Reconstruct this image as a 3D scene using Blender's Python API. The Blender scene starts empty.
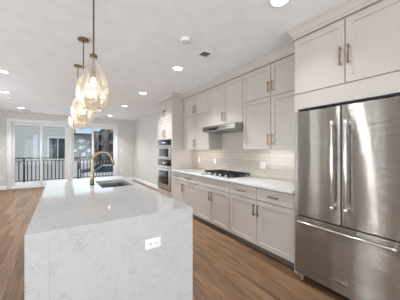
import bpy, bmesh, math, random
from mathutils import Vector, Matrix
random.seed(7)
SC = bpy.context.scene
COL = SC.collection
PI = math.pi

# ------------------------------------------------------------------ camera
H = 1.37
cam_d = bpy.data.cameras.new('camera')
cam_d.sensor_width = 36.0
cam_d.lens = 36.0 * 212.5 / 400.0
cam_d.clip_end = 500
cam = bpy.data.objects.new('camera', cam_d)
cam.location = (0, 0, H)
cam.rotation_euler = (PI / 2, 0, -math.radians(33.2))
COL.objects.link(cam)
SC.camera = cam

# ------------------------------------------------------------------ exposure, world, daylight
SC.view_settings.view_transform = 'Standard'
SC.view_settings.look = 'None'
SC.view_settings.gamma = 1
SC.view_settings.use_curve_mapping = False
SC.view_settings.exposure = 0.53
SKY = 0.75

W = bpy.data.worlds.new('sky')
SC.world = W
W.use_nodes = True
nt = W.node_tree
nt.nodes.clear()
wo = nt.nodes.new('ShaderNodeOutputWorld')
bg = nt.nodes.new('ShaderNodeBackground')
tc = nt.nodes.new('ShaderNodeTexCoord')
sp = nt.nodes.new('ShaderNodeSeparateXYZ')
rp = nt.nodes.new('ShaderNodeValToRGB')
rp.color_ramp.elements[0].position = 0.0
rp.color_ramp.elements[0].color = (0.50, 0.68, 0.92, 1)
rp.color_ramp.elements[1].position = 0.5
rp.color_ramp.elements[1].color = (0.50, 0.60, 0.76, 1)
nz = nt.nodes.new('ShaderNodeTexNoise')
nz.inputs['Scale'].default_value = 5
nz.inputs['Detail'].default_value = 6
mp = nt.nodes.new('ShaderNodeMapping')
mp.inputs['Scale'].default_value = (1, 1, 3)
cr = nt.nodes.new('ShaderNodeValToRGB')
cr.color_ramp.elements[0].position = 0.52
cr.color_ramp.elements[1].position = 0.66
mx = nt.nodes.new('ShaderNodeMix')
mx.data_type = 'RGBA'
mx.inputs[7].default_value = (0.93, 0.95, 1.0, 1)
nt.links.new(tc.outputs['Generated'], sp.inputs[0])
nt.links.new(sp.outputs['Z'], rp.inputs[0])
nt.links.new(tc.outputs['Generated'], mp.inputs[0])
nt.links.new(mp.outputs[0], nz.inputs['Vector'])
nt.links.new(nz.outputs[0], cr.inputs[0])
nt.links.new(cr.outputs[0], mx.inputs[0])
nt.links.new(rp.outputs[0], mx.inputs[6])
nt.links.new(mx.outputs[2], bg.inputs[0])
bg.inputs[1].default_value = SKY
nt.links.new(bg.outputs[0], wo.inputs[0])


def area(name, loc, rot, sx, sy, power, color=(1, 1, 1), shape='RECTANGLE', spread=PI, parent=None):
    d = bpy.data.lights.new(name, 'AREA')
    d.shape = shape
    d.size = sx
    d.size_y = sy
    d.energy = power
    d.color = color
    d.spread = spread
    o = bpy.data.objects.new(name, d)
    o.location = loc
    o.rotation_euler = rot
    COL.objects.link(o)
    if parent:
        o.parent = parent
    return o


# daylight fill at unseen windows added behind the camera and along the long wall
UP = math.radians(14)
DAY = (0.87, 0.945, 1.0)
DAY2 = (0.94, 0.975, 1.0)
area('window_daylight', (-1.6, -3.38, 1.22), (PI / 2 + UP, 0, 0), 2.0, 2.2, 44, DAY2)
area('window_daylight', (1.4, -3.38, 1.22), (PI / 2 + UP, 0, 0), 2.0, 2.2, 64, DAY2)
area('window_daylight', (-3.18, -1.2, 1.45), (PI / 2 + UP, 0, -PI / 2), 1.5, 1.8, 68, DAY)
area('window_daylight', (-3.18, 6.2, 1.45), (PI / 2 + UP, 0, -PI / 2), 1.5, 1.8, 46, DAY)
for (a, b) in ((2.10, 2.17), (2.46, 2.50), (3.75, 3.79), (4.06, 4.12)):
    area('window_daylight', (-3.18, (a + b) / 2, 1.3), (PI / 2, 0, -PI / 2), b - a, 2.2, 8, DAY)  # lamps at added slit windows, there to streak the fridge steel
# daylight at the patio doors
area('window_daylight', (0.25, 9.70, 1.3), (-PI / 2 - UP, 0, 0), 3.3, 2.1, 14, DAY)
sun_d = bpy.data.lights.new('sun', 'SUN')
sun_d.energy = 1.8
sun_d.angle = math.radians(6)
sun_d.color = (1.0, 0.97, 0.93)
sun = bpy.data.objects.new('sun', sun_d)
sun.rotation_euler = (math.radians(34), 0, math.radians(8))
COL.objects.link(sun)
DOWNLIGHT_W = 13.5
DOWNLIGHT_SPREAD = math.radians(114)
UNDERCAB_W = 0.38
BULB_W = 0.45


# ------------------------------------------------------------------ helpers
def lin(c):
    return tuple((v / 255 / 12.92) if v / 255 <= 0.04045 else ((v / 255 + 0.055) / 1.055) ** 2.4 for v in c)


def mat(name, rgb, rough=0.5, metal=0.0, bump=None, spec=None, vary=None, coat=0.0, emit=None):
    """procedural paint/metal: base colour with a faint noise variation and optional noise bump"""
    m = bpy.data.materials.new(name)
    m.use_nodes = True
    t = m.node_tree
    b = t.nodes['Principled BSDF']
    c = lin(rgb)
    b.inputs['Base Color'].default_value = (*c, 1)
    b.inputs['Roughness'].default_value = rough
    b.inputs['Metallic'].default_value = metal
    if spec is not None:
        b.inputs['Specular IOR Level'].default_value = spec
    if coat:
        b.inputs['Coat Weight'].default_value = coat
    if emit:
        b.inputs['Emission Color'].default_value = (*emit[0], 1)
        b.inputs['Emission Strength'].default_value = emit[1]
    tcn = t.nodes.new('ShaderNodeTexCoord')
    n = t.nodes.new('ShaderNodeTexNoise')
    v = vary or (6.0, 0.03)
    n.inputs['Scale'].default_value = v[0]
    t.links.new(tcn.outputs['Object'], n.inputs['Vector'])
    r = t.nodes.new('ShaderNodeValToRGB')
    r.color_ramp.elements[0].position = 0.3
    r.color_ramp.elements[1].position = 0.7
    r.color_ramp.elements[0].color = (*[max(0, x * (1 - v[1])) for x in c], 1)
    r.color_ramp.elements[1].color = (*[min(1, x * (1 + v[1])) for x in c], 1)
    t.links.new(n.outputs[0], r.inputs[0])
    t.links.new(r.outputs[0], b.inputs['Base Color'])
    if bump:
        n2 = t.nodes.new('ShaderNodeTexNoise')
        n2.inputs['Scale'].default_value = bump[0]
        n2.inputs['Detail'].default_value = 4
        t.links.new(tcn.outputs['Object'], n2.inputs['Vector'])
        bp = t.nodes.new('ShaderNodeBump')
        bp.inputs['Strength'].default_value = bump[1]
        bp.inputs['Distance'].default_value = 0.01
        t.links.new(n2.outputs[0], bp.inputs['Height'])
        t.links.new(bp.outputs[0], b.inputs['Normal'])
    return m


def glass_mat(name, tint, gloss, rough=0.02, bump=None):
    """clear glass sheet: tinted transmission with a fresnel reflection"""
    m = bpy.data.materials.new(name)
    m.use_nodes = True
    t = m.node_tree
    t.nodes.clear()
    out = t.nodes.new('ShaderNodeOutputMaterial')
    mix = t.nodes.new('ShaderNodeMixShader')
    tr = t.nodes.new('ShaderNodeBsdfTransparent')
    gl = t.nodes.new('ShaderNodeBsdfGlossy')
    fr = t.nodes.new('ShaderNodeLayerWeight')
    mul = t.nodes.new('ShaderNodeMath')
    mul.operation = 'MULTIPLY_ADD'
    mul.inputs[1].default_value = gloss[1]
    mul.inputs[2].default_value = gloss[0]
    fr.inputs[0].default_value = 0.5
    tr.inputs[0].default_value = (*tint, 1)
    gl.inputs[0].default_value = (*[x ** 1.2 for x in tint], 1)
    gl.inputs['Roughness'].default_value = rough
    t.links.new(fr.outputs['Facing'], mul.inputs[0])
    t.links.new(mul.outputs[0], mix.inputs[0])
    t.links.new(tr.outputs[0], mix.inputs[1])
    t.links.new(gl.outputs[0], mix.inputs[2])
    t.links.new(mix.outputs[0], out.inputs[0])
    if bump:
        tcn = t.nodes.new('ShaderNodeTexCoord')
        n2 = t.nodes.new('ShaderNodeTexNoise')
        n2.inputs['Scale'].default_value = bump[0]
        t.links.new(tcn.outputs['Object'], n2.inputs['Vector'])
        bp = t.nodes.new('ShaderNodeBump')
        bp.inputs['Strength'].default_value = bump[1]
        bp.inputs['Distance'].default_value = 0.02
        t.links.new(n2.outputs[0], bp.inputs['Height'])
        t.links.new(bp.outputs[0], gl.inputs['Normal'])
        t.links.new(bp.outputs[0], fr.inputs['Normal'])
    return m


def N(t, kind, **kw):
    n = t.nodes.new(kind)
    for k, v in kw.items():
        n.inputs[k].default_value = v
    return n


def ramp(t, stops):
    r = t.nodes.new('ShaderNodeValToRGB')
    e = r.color_ramp.elements
    while len(e) < len(stops):
        e.new(0.5)
    for i, (p, c) in enumerate(stops):
        e[i].position = p
        e[i].color = (*c, 1) if len(c) == 3 else c
    return r


def mixc(t, fac, a, b, mode='MIX'):
    m = t.nodes.new('ShaderNodeMix')
    m.data_type = 'RGBA'
    m.blend_type = mode
    for sock, v in ((0, fac), (6, a), (7, b)):
        if hasattr(v, 'links'):
            t.links.new(v, m.inputs[sock])
        else:
            m.inputs[sock].default_value = v if sock == 0 else (*v, 1)
    return m.outputs[2]


def floor_mat():
    m = bpy.data.materials.new('oak_planks')
    m.use_nodes = True
    t = m.node_tree
    b = t.nodes['Principled BSDF']
    tcn = t.nodes.new('ShaderNodeTexCoord')
    mpn = t.nodes.new('ShaderNodeMapping')
    mpn.inputs['Rotation'].default_value = (0, 0, PI / 2)
    t.links.new(tcn.outputs['Object'], mpn.inputs[0])
    br = N(t, 'ShaderNodeTexBrick', Scale=1.0)
    br.inputs['Brick Width'].default_value = 1.5
    br.inputs['Row Height'].default_value = 0.15
    br.inputs['Mortar Size'].default_value = 0.0016
    br.inputs['Mortar Smooth'].default_value = 0.1
    br.inputs['Bias'].default_value = 0.0
    br.inputs['Color1'].default_value = (*lin((140, 110, 85)), 1)
    br.inputs['Color2'].default_value = (*lin((115, 90, 68)), 1)
    br.inputs['Mortar'].default_value = (*lin((74, 56, 43)), 1)
    br.offset = 0.37
    t.links.new(mpn.outputs[0], br.inputs['Vector'])
    mg = t.nodes.new('ShaderNodeMapping')
    mg.inputs['Scale'].default_value = (13, 0.9, 1)
    t.links.new(tcn.outputs['Object'], mg.inputs[0])
    gn = N(t, 'ShaderNodeTexNoise', Scale=2.0, Detail=8.0, Roughness=0.65)
    gn.inputs['Distortion'].default_value = 0.6
    t.links.new(mg.outputs[0], gn.inputs['Vector'])
    gr = ramp(t, [(0.34, (0.50, 0.46, 0.43)), (0.48, (0.95, 0.94, 0.92)), (0.66, (1.24, 1.22, 1.20))])
    t.links.new(gn.outputs[0], gr.inputs[0])
    mg2 = t.nodes.new('ShaderNodeMapping')
    mg2.inputs['Scale'].default_value = (7, 0.7, 1)
    t.links.new(tcn.outputs['Object'], mg2.inputs[0])
    g2 = N(t, 'ShaderNodeTexNoise', Scale=2.0, Detail=3.0)
    t.links.new(mg2.outputs[0], g2.inputs['Vector'])
    gr2 = ramp(t, [(0.3, (0.84, 0.82, 0.80)), (0.7, (1.12, 1.11, 1.10))])
    t.links.new(g2.outputs[0], gr2.inputs[0])
    c = mixc(t, 1.0, br.outputs['Color'], gr.outputs[0], 'MULTIPLY')
    c = mixc(t, 1.0, c, gr2.outputs[0], 'MULTIPLY')
    t.links.new(c, b.inputs['Base Color'])
    b.inputs['Roughness'].default_value = 0.5
    b.inputs['Specular IOR Level'].default_value = 0.35
    bp = N(t, 'ShaderNodeBump', Strength=0.25, Distance=0.002)
    t.links.new(br.outputs['Fac'], bp.inputs['Height'])
    bp.invert = True
    t.links.new(bp.outputs[0], b.inputs['Normal'])
    return m


def tile_mat():
    m = bpy.data.materials.new('glazed_tile')
    m.use_nodes = True
    t = m.node_tree
    b = t.nodes['Principled BSDF']
    tcn = t.nodes.new('ShaderNodeTexCoord')
    sx = t.nodes.new('ShaderNodeSeparateXYZ')
    cx = t.nodes.new('ShaderNodeCombineXYZ')
    t.links.new(tcn.outputs['Object'], sx.inputs[0])
    t.links.new(sx.outputs['Y'], cx.inputs['X'])
    t.links.new(sx.outputs['Z'], cx.inputs['Y'])
    br = N(t, 'ShaderNodeTexBrick', Scale=1.0)
    br.inputs['Brick Width'].default_value = 0.30
    br.inputs['Row Height'].default_value = 0.066
    br.inputs['Mortar Size'].default_value = 0.003
    br.inputs['Mortar Smooth'].default_value = 0.3
    br.inputs['Color1'].default_value = (*lin((207, 199, 188)), 1)
    br.inputs['Color2'].default_value = (*lin((199, 190, 179)), 1)
    br.inputs['Mortar'].default_value = (*lin((178, 170, 160)), 1)
    t.links.new(cx.outputs[0], br.inputs['Vector'])
    t.links.new(br.outputs['Color'], b.inputs['Base Color'])
    b.inputs['Roughness'].default_value = 0.16
    wv = N(t, 'ShaderNodeTexNoise', Scale=14.0)
    t.links.new(tcn.outputs['Object'], wv.inputs['Vector'])
    b1 = N(t, 'ShaderNodeBump', Strength=0.12, Distance=0.01)
    t.links.new(wv.outputs[0], b1.inputs['Height'])
    bp = N(t, 'ShaderNodeBump', Strength=0.5, Distance=0.003)
    bp.invert = True
    t.links.new(br.outputs['Fac'], bp.inputs['Height'])
    t.links.new(b1.outputs[0], bp.inputs['Normal'])
    t.links.new(bp.outputs[0], b.inputs['Normal'])
    return m


def quartz_mat(name='quartz', base=(222, 222, 224), vein=(130, 130, 138), amount=0.75, rough=0.12):
    m = bpy.data.materials.new(name)
    m.use_nodes = True
    t = m.node_tree
    b = t.nodes['Principled BSDF']
    tcn = t.nodes.new('ShaderNodeTexCoord')
    n1 = N(t, 'ShaderNodeTexNoise', Scale=5.0, Detail=6.0, Roughness=0.6)
    t.links.new(tcn.outputs['Object'], n1.inputs['Vector'])
    wv = t.nodes.new('ShaderNodeMix')
    wv.data_type = 'VECTOR'
    wv.inputs[0].default_value = 0.18
    t.links.new(tcn.outputs['Object'], wv.inputs[4])
    t.links.new(n1.outputs['Color'], wv.inputs[5])
    vo = N(t, 'ShaderNodeTexVoronoi', Scale=24.0)
    vo.feature = 'DISTANCE_TO_EDGE'
    t.links.new(wv.outputs[1], vo.inputs['Vector'])
    r1 = ramp(t, [(0.0, (1, 1, 1)), (0.05, (0, 0, 0))])
    t.links.new(vo.outputs[0], r1.inputs[0])
    n2 = N(t, 'ShaderNodeTexNoise', Scale=9.0, Detail=3.0)
    t.links.new(tcn.outputs['Object'], n2.inputs['Vector'])
    r2 = ramp(t, [(0.44, (0, 0, 0)), (0.58, (1, 1, 1))])
    t.links.new(n2.outputs[0], r2.inputs[0])
    mm = t.nodes.new('ShaderNodeMath')
    mm.operation = 'MULTIPLY'
    t.links.new(r1.outputs[0], mm.inputs[0])
    t.links.new(r2.outputs[0], mm.inputs[1])
    m2 = t.nodes.new('ShaderNodeMath')
    m2.operation = 'MULTIPLY'
    m2.inputs[1].default_value = amount
    t.links.new(mm.outputs[0], m2.inputs[0])
    n3 = N(t, 'ShaderNodeTexNoise', Scale=22.0, Detail=5.0)
    t.links.new(tcn.outputs['Object'], n3.inputs['Vector'])
    bb = lin(base)
    r3 = ramp(t, [(0.35, tuple(x * 0.97 for x in bb)), (0.65, tuple(min(1, x * 1.02) for x in bb))])
    t.links.new(n3.outputs[0], r3.inputs[0])
    c = mixc(t, m2.outputs[0], r3.outputs[0], lin(vein))
    t.links.new(c, b.inputs['Base Color'])
    b.inputs['Roughness'].default_value = rough
    return m


def steel_mat(name, rgb, rough=0.3, aniso=0.75, wave=0.10):
    m = bpy.data.materials.new(name)
    m.use_nodes = True
    t = m.node_tree
    b = t.nodes['Principled BSDF']
    b.inputs['Metallic'].default_value = 1
    b.inputs['Base Color'].default_value = (*lin(rgb), 1)
    b.inputs['Roughness'].default_value = rough
    b.inputs['Anisotropic'].default_value = aniso
    tg = t.nodes.new('ShaderNodeTangent')
    tg.direction_type = 'UV_MAP'
    tg.uv_map = 'UVMap'
    t.links.new(tg.outputs[0], b.inputs['Tangent'])
    tcn = t.nodes.new('ShaderNodeTexCoord')
    mpn = t.nodes.new('ShaderNodeMapping')
    mpn.inputs['Scale'].default_value = (1, 6.0, 0.7)
    t.links.new(tcn.outputs['Object'], mpn.inputs[0])
    n = N(t, 'ShaderNodeTexNoise', Scale=1.0, Detail=1.0)
    t.links.new(mpn.outputs[0], n.inputs['Vector'])
    bp = N(t, 'ShaderNodeBump', Strength=wave, Distance=0.05)
    t.links.new(n.outputs[0], bp.inputs['Height'])
    # fine horizontal brush lines
    mb_ = t.nodes.new('ShaderNodeMapping')
    mb_.inputs['Scale'].default_value = (1, 1.2, 2600)
    t.links.new(tcn.outputs['Object'], mb_.inputs[0])
    nb = N(t, 'ShaderNodeTexNoise', Scale=1.0, Detail=2.0)
    t.links.new(mb_.outputs[0], nb.inputs['Vector'])
    b2 = N(t, 'ShaderNodeBump', Strength=1.0, Distance=0.0017)
    t.links.new(nb.outputs[0], b2.inputs['Height'])
    t.links.new(bp.outputs[0], b2.inputs['Normal'])
    t.links.new(b2.outputs[0], b.inputs['Normal'])
    return m


class MB:
    """collects shapes in world coordinates; build() links them as ONE mesh object"""

    def __init__(self):
        self.bm = bmesh.new()

    def _merge(self, b2):
        me = bpy.data.meshes.new('tmp')
        b2.to_mesh(me)
        b2.free()
        self.bm.from_mesh(me)
        bpy.data.meshes.remove(me)

    def box(self, x0, x1, y0, y1, z0, z1, bev=0.0, seg=2):
        b = bmesh.new()
        bmesh.ops.create_cube(b, size=1, matrix=Matrix.Translation(((x0 + x1) / 2, (y0 + y1) / 2, (z0 + z1) / 2)) @ Matrix.Diagonal((abs(x1 - x0), abs(y1 - y0), abs(z1 - z0), 1)))
        if bev:
            bmesh.ops.bevel(b, geom=list(b.edges), offset=bev, segments=seg, profile=0.5, affect='EDGES')
        self._merge(b)
        return self

    def cyl(self, p, q, r, r2=None, n=20, bev=0.0):
        p, q = Vector(p), Vector(q)
        d = q - p
        b = bmesh.new()
        M = Matrix.Translation((p + q) / 2) @ d.to_track_quat('Z', 'Y').to_matrix().to_4x4()
        bmesh.ops.create_cone(b, cap_ends=True, segments=n, radius1=r, radius2=r if r2 is None else r2, depth=d.length, matrix=M)
        if bev:
            es = [e for e in b.edges if any(len(f.verts) > 4 for f in e.link_faces)]
            bmesh.ops.bevel(b, geom=es, offset=bev, segments=2, profile=0.5, affect='EDGES')
        self._merge(b)
        return self

    def tube(self, pts, radii, n=14):
        pts = [Vector(p) for p in pts]
        if not hasattr(radii, '__len__'):
            radii = [radii] * len(pts)
        rings = []
        up = None
        for i, p in enumerate(pts):
            a = pts[max(i - 1, 0)]
            c = pts[min(i + 1, len(pts) - 1)]
            d = (c - a).normalized()
            if up is None:
                up = Vector((0, 0, 1)) if abs(d.z) < 0.9 else Vector((1, 0, 0))
            s = d.cross(up).normalized()
            up = s.cross(d).normalized()
            rings.append([self.bm.verts.new(p + radii[i] * (math.cos(k * 2 * PI / n) * s + math.sin(k * 2 * PI / n) * up)) for k in range(n)])
        for a, c in zip(rings, rings[1:]):
            for k in range(n):
                self.bm.faces.new((a[k], a[(k + 1) % n], c[(k + 1) % n], c[k]))
        self.bm.faces.new(rings[0][::-1])
        self.bm.faces.new(rings[-1])
        return self

    def lathe(self, cx, cy, prof, n=32, wob=None, close=True):
        rings = []
        for (r, z) in prof:
            if r < 1e-5:
                rings.append([self.bm.verts.new((cx, cy, z))])
            else:
                ring = []
                for k in range(n):
                    a = k * 2 * PI / n
                    rr = r * (wob(a, z, r) if wob else 1)
                    ring.append(self.bm.verts.new((cx + rr * math.cos(a), cy + rr * math.sin(a), z)))
                rings.append(ring)
        for a, c in zip(rings, rings[1:]):
            for k in range(n):
                k2 = (k + 1) % n
                if len(a) == 1 and len(c) == 1:
                    continue
                if len(a) == 1:
                    self.bm.faces.new((a[0], c[k2], c[k]))
                elif len(c) == 1:
                    self.bm.faces.new((a[k], a[k2], c[0]))
                else:
                    self.bm.faces.new((a[k], a[k2], c[k2], c[k]))
        if close:
            for r in (rings[0], rings[-1]):
                if len(r) > 2:
                    self.bm.faces.new(r)
        return self

    def prism(self, poly, axis, a, b, bev=0):
        """extrude a 2-D polygon along an axis; poly gives the other two coordinates in x,y,z order"""
        def v(p, t):
            q = list(p)
            q.insert(axis, t)
            return q
        b2 = bmesh.new()
        A = [b2.verts.new(v(p, a)) for p in poly]
        B = [b2.verts.new(v(p, b)) for p in poly]
        n = len(poly)
        b2.faces.new(A[::-1])
        b2.faces.new(B)
        for k in range(n):
            b2.faces.new((A[k], A[(k + 1) % n], B[(k + 1) % n], B[k]))
        if bev:
            bmesh.ops.bevel(b2, geom=list(b2.edges), offset=bev, segments=2, profile=0.5, affect='EDGES')
        self._merge(b2)
        return self

    def shaker(self, y0, y1, z0, z1, xf, th=0.02, rail=0.058, rec=0.012):
        """five-piece cabinet front facing -x: outer rim, chamfer, recessed flat panel, one closed mesh"""
        b = self.bm

        def loop(d, x):
            return [b.verts.new(p) for p in ((x, y0 + d, z0 + d), (x, y1 - d, z0 + d), (x, y1 - d, z1 - d), (x, y0 + d, z1 - d))]
        e = 0.0018
        L = [loop(0, xf + th), loop(0, xf + e), loop(e, xf), loop(rail, xf), loop(rail + 0.004, xf + rec)]
        for a, c in zip(L, L[1:]):
            for k in range(4):
                b.faces.new((a[k], a[(k + 1) % 4], c[(k + 1) % 4], c[k]))
        b.faces.new(L[0][::-1])
        b.faces.new(L[-1])
        return self

    def build(self, name, m, parent=None, smooth=40, uv=False, mats=None):
        bm = self.bm
        bmesh.ops.remove_doubles(bm, verts=bm.verts, dist=1e-6)
        bmesh.ops.recalc_face_normals(bm, faces=bm.faces)
        off = ROOT.get(parent.name, Vector((0, 0, 0))) if parent else Vector((0, 0, 0))
        if off.length:
            bmesh.ops.translate(bm, verts=bm.verts, vec=-off)
        if uv:
            lay = bm.loops.layers.uv.new('UVMap')
            for f in bm.faces:
                for l in f.loops:
                    c = l.vert.co
                    l[lay].uv = (c.z + 0.11 * c.x, c.y + 0.37 * c.x)
        me = bpy.data.meshes.new(name)
        bm.to_mesh(me)
        bm.free()
        for p in me.polygons:
            p.use_smooth = True
        me.set_sharp_from_angle(angle=math.radians(smooth))
        me.materials.append(m)
        o = bpy.data.objects.new(name, me)
        COL.objects.link(o)
        if parent:
            o.parent = parent
            ROOT[o.name] = off
        return o


ROOT = {}


def tag(o, label, cat, group=None, kind=None):
    o['label'] = label
    o['category'] = cat
    if group:
        o['group'] = group
    if kind:
        o['kind'] = kind
    return o


def thing(name, label, cat, loc, group=None):
    o = bpy.data.objects.new(name, None)
    o.location = loc
    o.empty_display_size = 0.05
    COL.objects.link(o)
    ROOT[o.name] = Vector(loc)
    return tag(o, label, cat, group)


def struct(o, label=None):
    o['kind'] = 'structure'
    if label:
        o['label'] = label
    return o


def dup(root, loc, label, rotz=None):
    r = root.copy()
    COL.objects.link(r)
    r.location = loc
    if rotz is not None:
        r.rotation_euler = (0, 0, rotz)
    r['label'] = label
    for ch in list(root.children):
        if ch.type == 'LIGHT':
            continue
        c = ch.copy()
        COL.objects.link(c)
        c.parent = r
        for g in ch.children:
            d = g.copy()
            COL.objects.link(d)
            d.parent = c
    return r


# ------------------------------------------------------------------ materials
M = {}
M['floor'] = floor_mat()
M['tile'] = tile_mat()
M['quartz'] = quartz_mat(base=(184, 183, 183), vein=(118, 118, 124), amount=0.38, rough=0.06)  # white quartz; shade on the island is put into this darker base
M['worktop'] = quartz_mat('worktop_quartz', base=(214, 214, 214), amount=0.35)
M['wall'] = mat('greige_wall_paint', (213, 210, 205), 0.75, bump=(220, 0.03))
M['ceil'] = mat('white_ceiling_paint', (240, 242, 245), 0.85, bump=(200, 0.03))
M['trim'] = mat('white_trim_paint', (232, 232, 232), 0.4)
M['vinyl'] = mat('white_vinyl', (234, 234, 234), 0.35)
M['cab'] = mat('painted_cabinet', (191, 183, 176), 0.36, vary=(3, 0.012))
M['cabin'] = mat('cabinet_interior', (150, 140, 132), 0.5)
M['toe'] = mat('toe_kick_paint', (112, 102, 94), 0.6)  # shadow under the cabinets put into a darker toe-kick colour
M['satin_gold'] = mat('satin_gold_pull', (178, 148, 104), 0.3, 1.0)
M['hood'] = mat('hood_steel', (158, 155, 152), 0.3, 1.0)
M['bronze'] = mat('champagne_bronze', (132, 112, 84), 0.32, 1.0)
M['pewter'] = mat('brushed_bronze_pull', (140, 122, 98), 0.34, 1.0)
M['steel'] = steel_mat('brushed_steel', (168, 162, 156), 0.2, 0.985, 0.06)
M['steel_plain'] = mat('satin_steel', (206, 205, 204), 0.36, 1.0)
M['chrome'] = mat('polished_steel', (215, 214, 212), 0.12, 1.0)
M['black'] = mat('black_enamel', (22, 21, 21), 0.35)
M['iron'] = mat('cast_iron', (26, 25, 25), 0.6, bump=(150, 0.2))
M['blackglass'] = mat('black_glass', (14, 14, 16), 0.06)
M['dark'] = mat('dark_recess', (30, 27, 25), 0.7)
M['lens'] = mat('lamp_lens', (255, 252, 245), 0.4, emit=((1.0, 0.97, 0.92), 9.0))
M['led'] = mat('led_strip', (255, 246, 230), 0.4, emit=((1.0, 0.92, 0.80), 4.0))
M['bulb'] = mat('glowing_bulb', (255, 236, 200), 0.3, emit=((1.0, 0.88, 0.70), 1.8))
M['plastic'] = mat('white_plastic', (232, 232, 231), 0.35)
M['brass'] = mat('aged_brass', (128, 108, 78), 0.3, 1.0)
M['gold'] = mat('brushed_gold', (164, 142, 114), 0.25, 1.0)
M['sink'] = mat('sink_steel', (150, 150, 150), 0.32, 1.0)
M['pane'] = glass_mat('window_glass', (0.97, 0.985, 0.98), (0.012, 0.10))
M['amber'] = glass_mat('champagne_glass', (0.975, 0.955, 0.915), (0.20, 0.50), 0.28, bump=(22, 0.8))
M['deck'] = mat('pale_deck_board', (226, 226, 228), 0.6)
M['rail'] = mat('black_aluminium', (24, 25, 28), 0.45)
M['siding'] = mat('grey_siding', (176, 175, 172), 0.6)
M['sidingtrim'] = mat('pale_siding_trim', (190, 193, 195), 0.5)
M['darkpane'] = mat('dark_window_glass', (44, 52, 54), 0.08, vary=(1.6, 0.8))  # mottled colour stands in for tree reflections
M['palepane'] = mat('pale_window_glass', (206, 214, 216), 0.1)
M['aptwall'] = mat('grey_green_render', (132, 140, 138), 0.8)
M['brick'] = mat('dark_brick', (140, 134, 130), 0.8, vary=(14, 0.15))
M['brick2'] = mat('grey_brick', (158, 154, 152), 0.8, vary=(14, 0.15))
M['roof'] = mat('dark_shingle', (72, 72, 76), 0.8)
M['asphalt'] = mat('asphalt', (176, 176, 178), 0.85, vary=(2, 0.1))
M['bark'] = mat('bare_bark', (92, 78, 70), 0.9)
M['leafrust'] = mat('rust_leaves', (120, 84, 62), 0.8)
M['rubber'] = mat('tyre_rubber', (24, 24, 25), 0.7)

# ------------------------------------------------------------------ room shell
XR, XL, YN, YF, ZC = 2.82, -3.2, -3.4, 9.78, 2.715
struct(MB().box(XL - .15, XR + .15, YN - .15, YF + .15, -0.12, 0).build('floor', M['floor']))
struct(MB().box(XL - .15, XR + .15, YN - .15, YF + .15, ZC, ZC + .15).build('ceiling', M['ceil']))
struct(MB().box(XR, XR + .15, YN, YF + .15, 0, ZC).build('wall_right', M['wall']))
OL, OR_, OM0, OM1, OT = -1.47, 2.01, 0.235, 0.335, 2.37
struct(MB().box(XL, OL, YF, YF + .15, 0, ZC).box(OR_, XR, YF, YF + .15, 0, ZC).box(OL, OR_, YF, YF + .15, OT, ZC).box(OM0, OM1, YF, YF + .15, 0, OT).build('wall_far', M['wall']))
# long wall opposite the kitchen, with unseen windows added for fill light and fridge streaks
wb = MB()
LW = ((-1.95, -.45, .55, 2.35), (2.07, 2.20, .15, 2.45), (2.43, 2.53, .15, 2.45), (3.72, 3.82, .15, 2.45), (4.03, 4.15, .15, 2.45), (5.45, 6.95, .55, 2.35))
y0 = YN
for (a, b, z0, z1) in LW:
    wb.box(XL - .15, XL, y0, a, 0, ZC).box(XL - .15, XL, a, b, 0, z0).box(XL - .15, XL, a, b, z1, ZC)
    y0 = b
wb.box(XL - .15, XL, y0, YF + .15, 0, ZC)
struct(wb.build('wall_left', M['wall']))
# wall behind the camera, with two unseen windows added to carry daylight
wb = MB()
xs = [XL - .15, -2.6, -0.6, 0.4, 2.4, XR + .15]
for i in range(0, 5, 2):
    wb.box(xs[i], xs[i + 1], YN - .15, YN, 0, ZC)
for i in (1, 3):
    wb.box(xs[i], xs[i + 1], YN - .15, YN, 0, 0.12)
    wb.box(xs[i], xs[i + 1], YN - .15, YN, 2.35, ZC)
struct(wb.build('wall_near', M['wall']))
wn = 0
for (a, b, z0, z1, side) in [(-2.6, -0.6, .12, 2.35, 'n'), (0.4, 2.4, .12, 2.35, 'n')] + [w_ + ('l',) for w_ in LW]:
    wn += 1
    f, g = MB(), MB()
    e = .06 if b - a > .5 else .02
    bars = [(a, a + e, z0, z1), (b - e, b, z0, z1), (a, b, z0, z0 + e), (a, b, z1 - e, z1)]
    if b - a > .5:
        bars.append(((a + b) / 2 - .03, (a + b) / 2 + .03, z0, z1))
    for (p, q, r, s) in bars:
        if side == 'n':
            f.box(p, q, YN - .1, YN - .03, r, s)
        else:
            f.box(XL - .1, XL - .03, p, q, r, s)
    if side == 'n':
        g.box(a + .01, b - .01, YN - .07, YN - .06, z0 + .01, z1 - .01)
    else:
        g.box(XL - .07, XL - .06, a + .01, b - .01, z0 + .01, z1 - .01)
    w = struct(f.build('window_%d' % wn, M['vinyl']))  # unseen windows, added to bring light into the room
    g.build('pane', M['pane'], w)
# baseboards
BH = 0.13


def baseboard(name, poly, axis, a, b):
    return struct(MB().prism(poly, axis, a, b).build(name, M['trim']))


baseboard('baseboard_right', [(XR, 0), (XR - .016, 0), (XR - .016, BH - .02), (XR - .006, BH), (XR, BH)], 1, 5.45, YF)
baseboard('baseboard_left', [(XL, 0), (XL + .016, 0), (XL + .016, BH - .02), (XL + .006, BH), (XL, BH)], 1, YN, YF)
bf = [(YF, 0), (YF - .016, 0), (YF - .016, BH - .02), (YF - .006, BH), (YF, BH)]
struct(MB().prism(bf, 0, XL + .02, -1.565).prism(bf, 0, 2.105, XR - .02).build('baseboard_far', M['trim']))

# patio doors: casing, vinyl frames, two sashes each
struct(MB().box(-1.565, OL, YF - .022, YF, 0, OT + .095, .004).box(OR_, 2.105, YF - .022, YF, 0, OT + .095, .004)
       .box(-1.565, 2.105, YF - .026, YF, OT, OT + .10, .004).box(OM0 - .01, OM1 + .01, YF - .022, YF, 0, OT, .004).build('trim_1', M['trim']))


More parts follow.
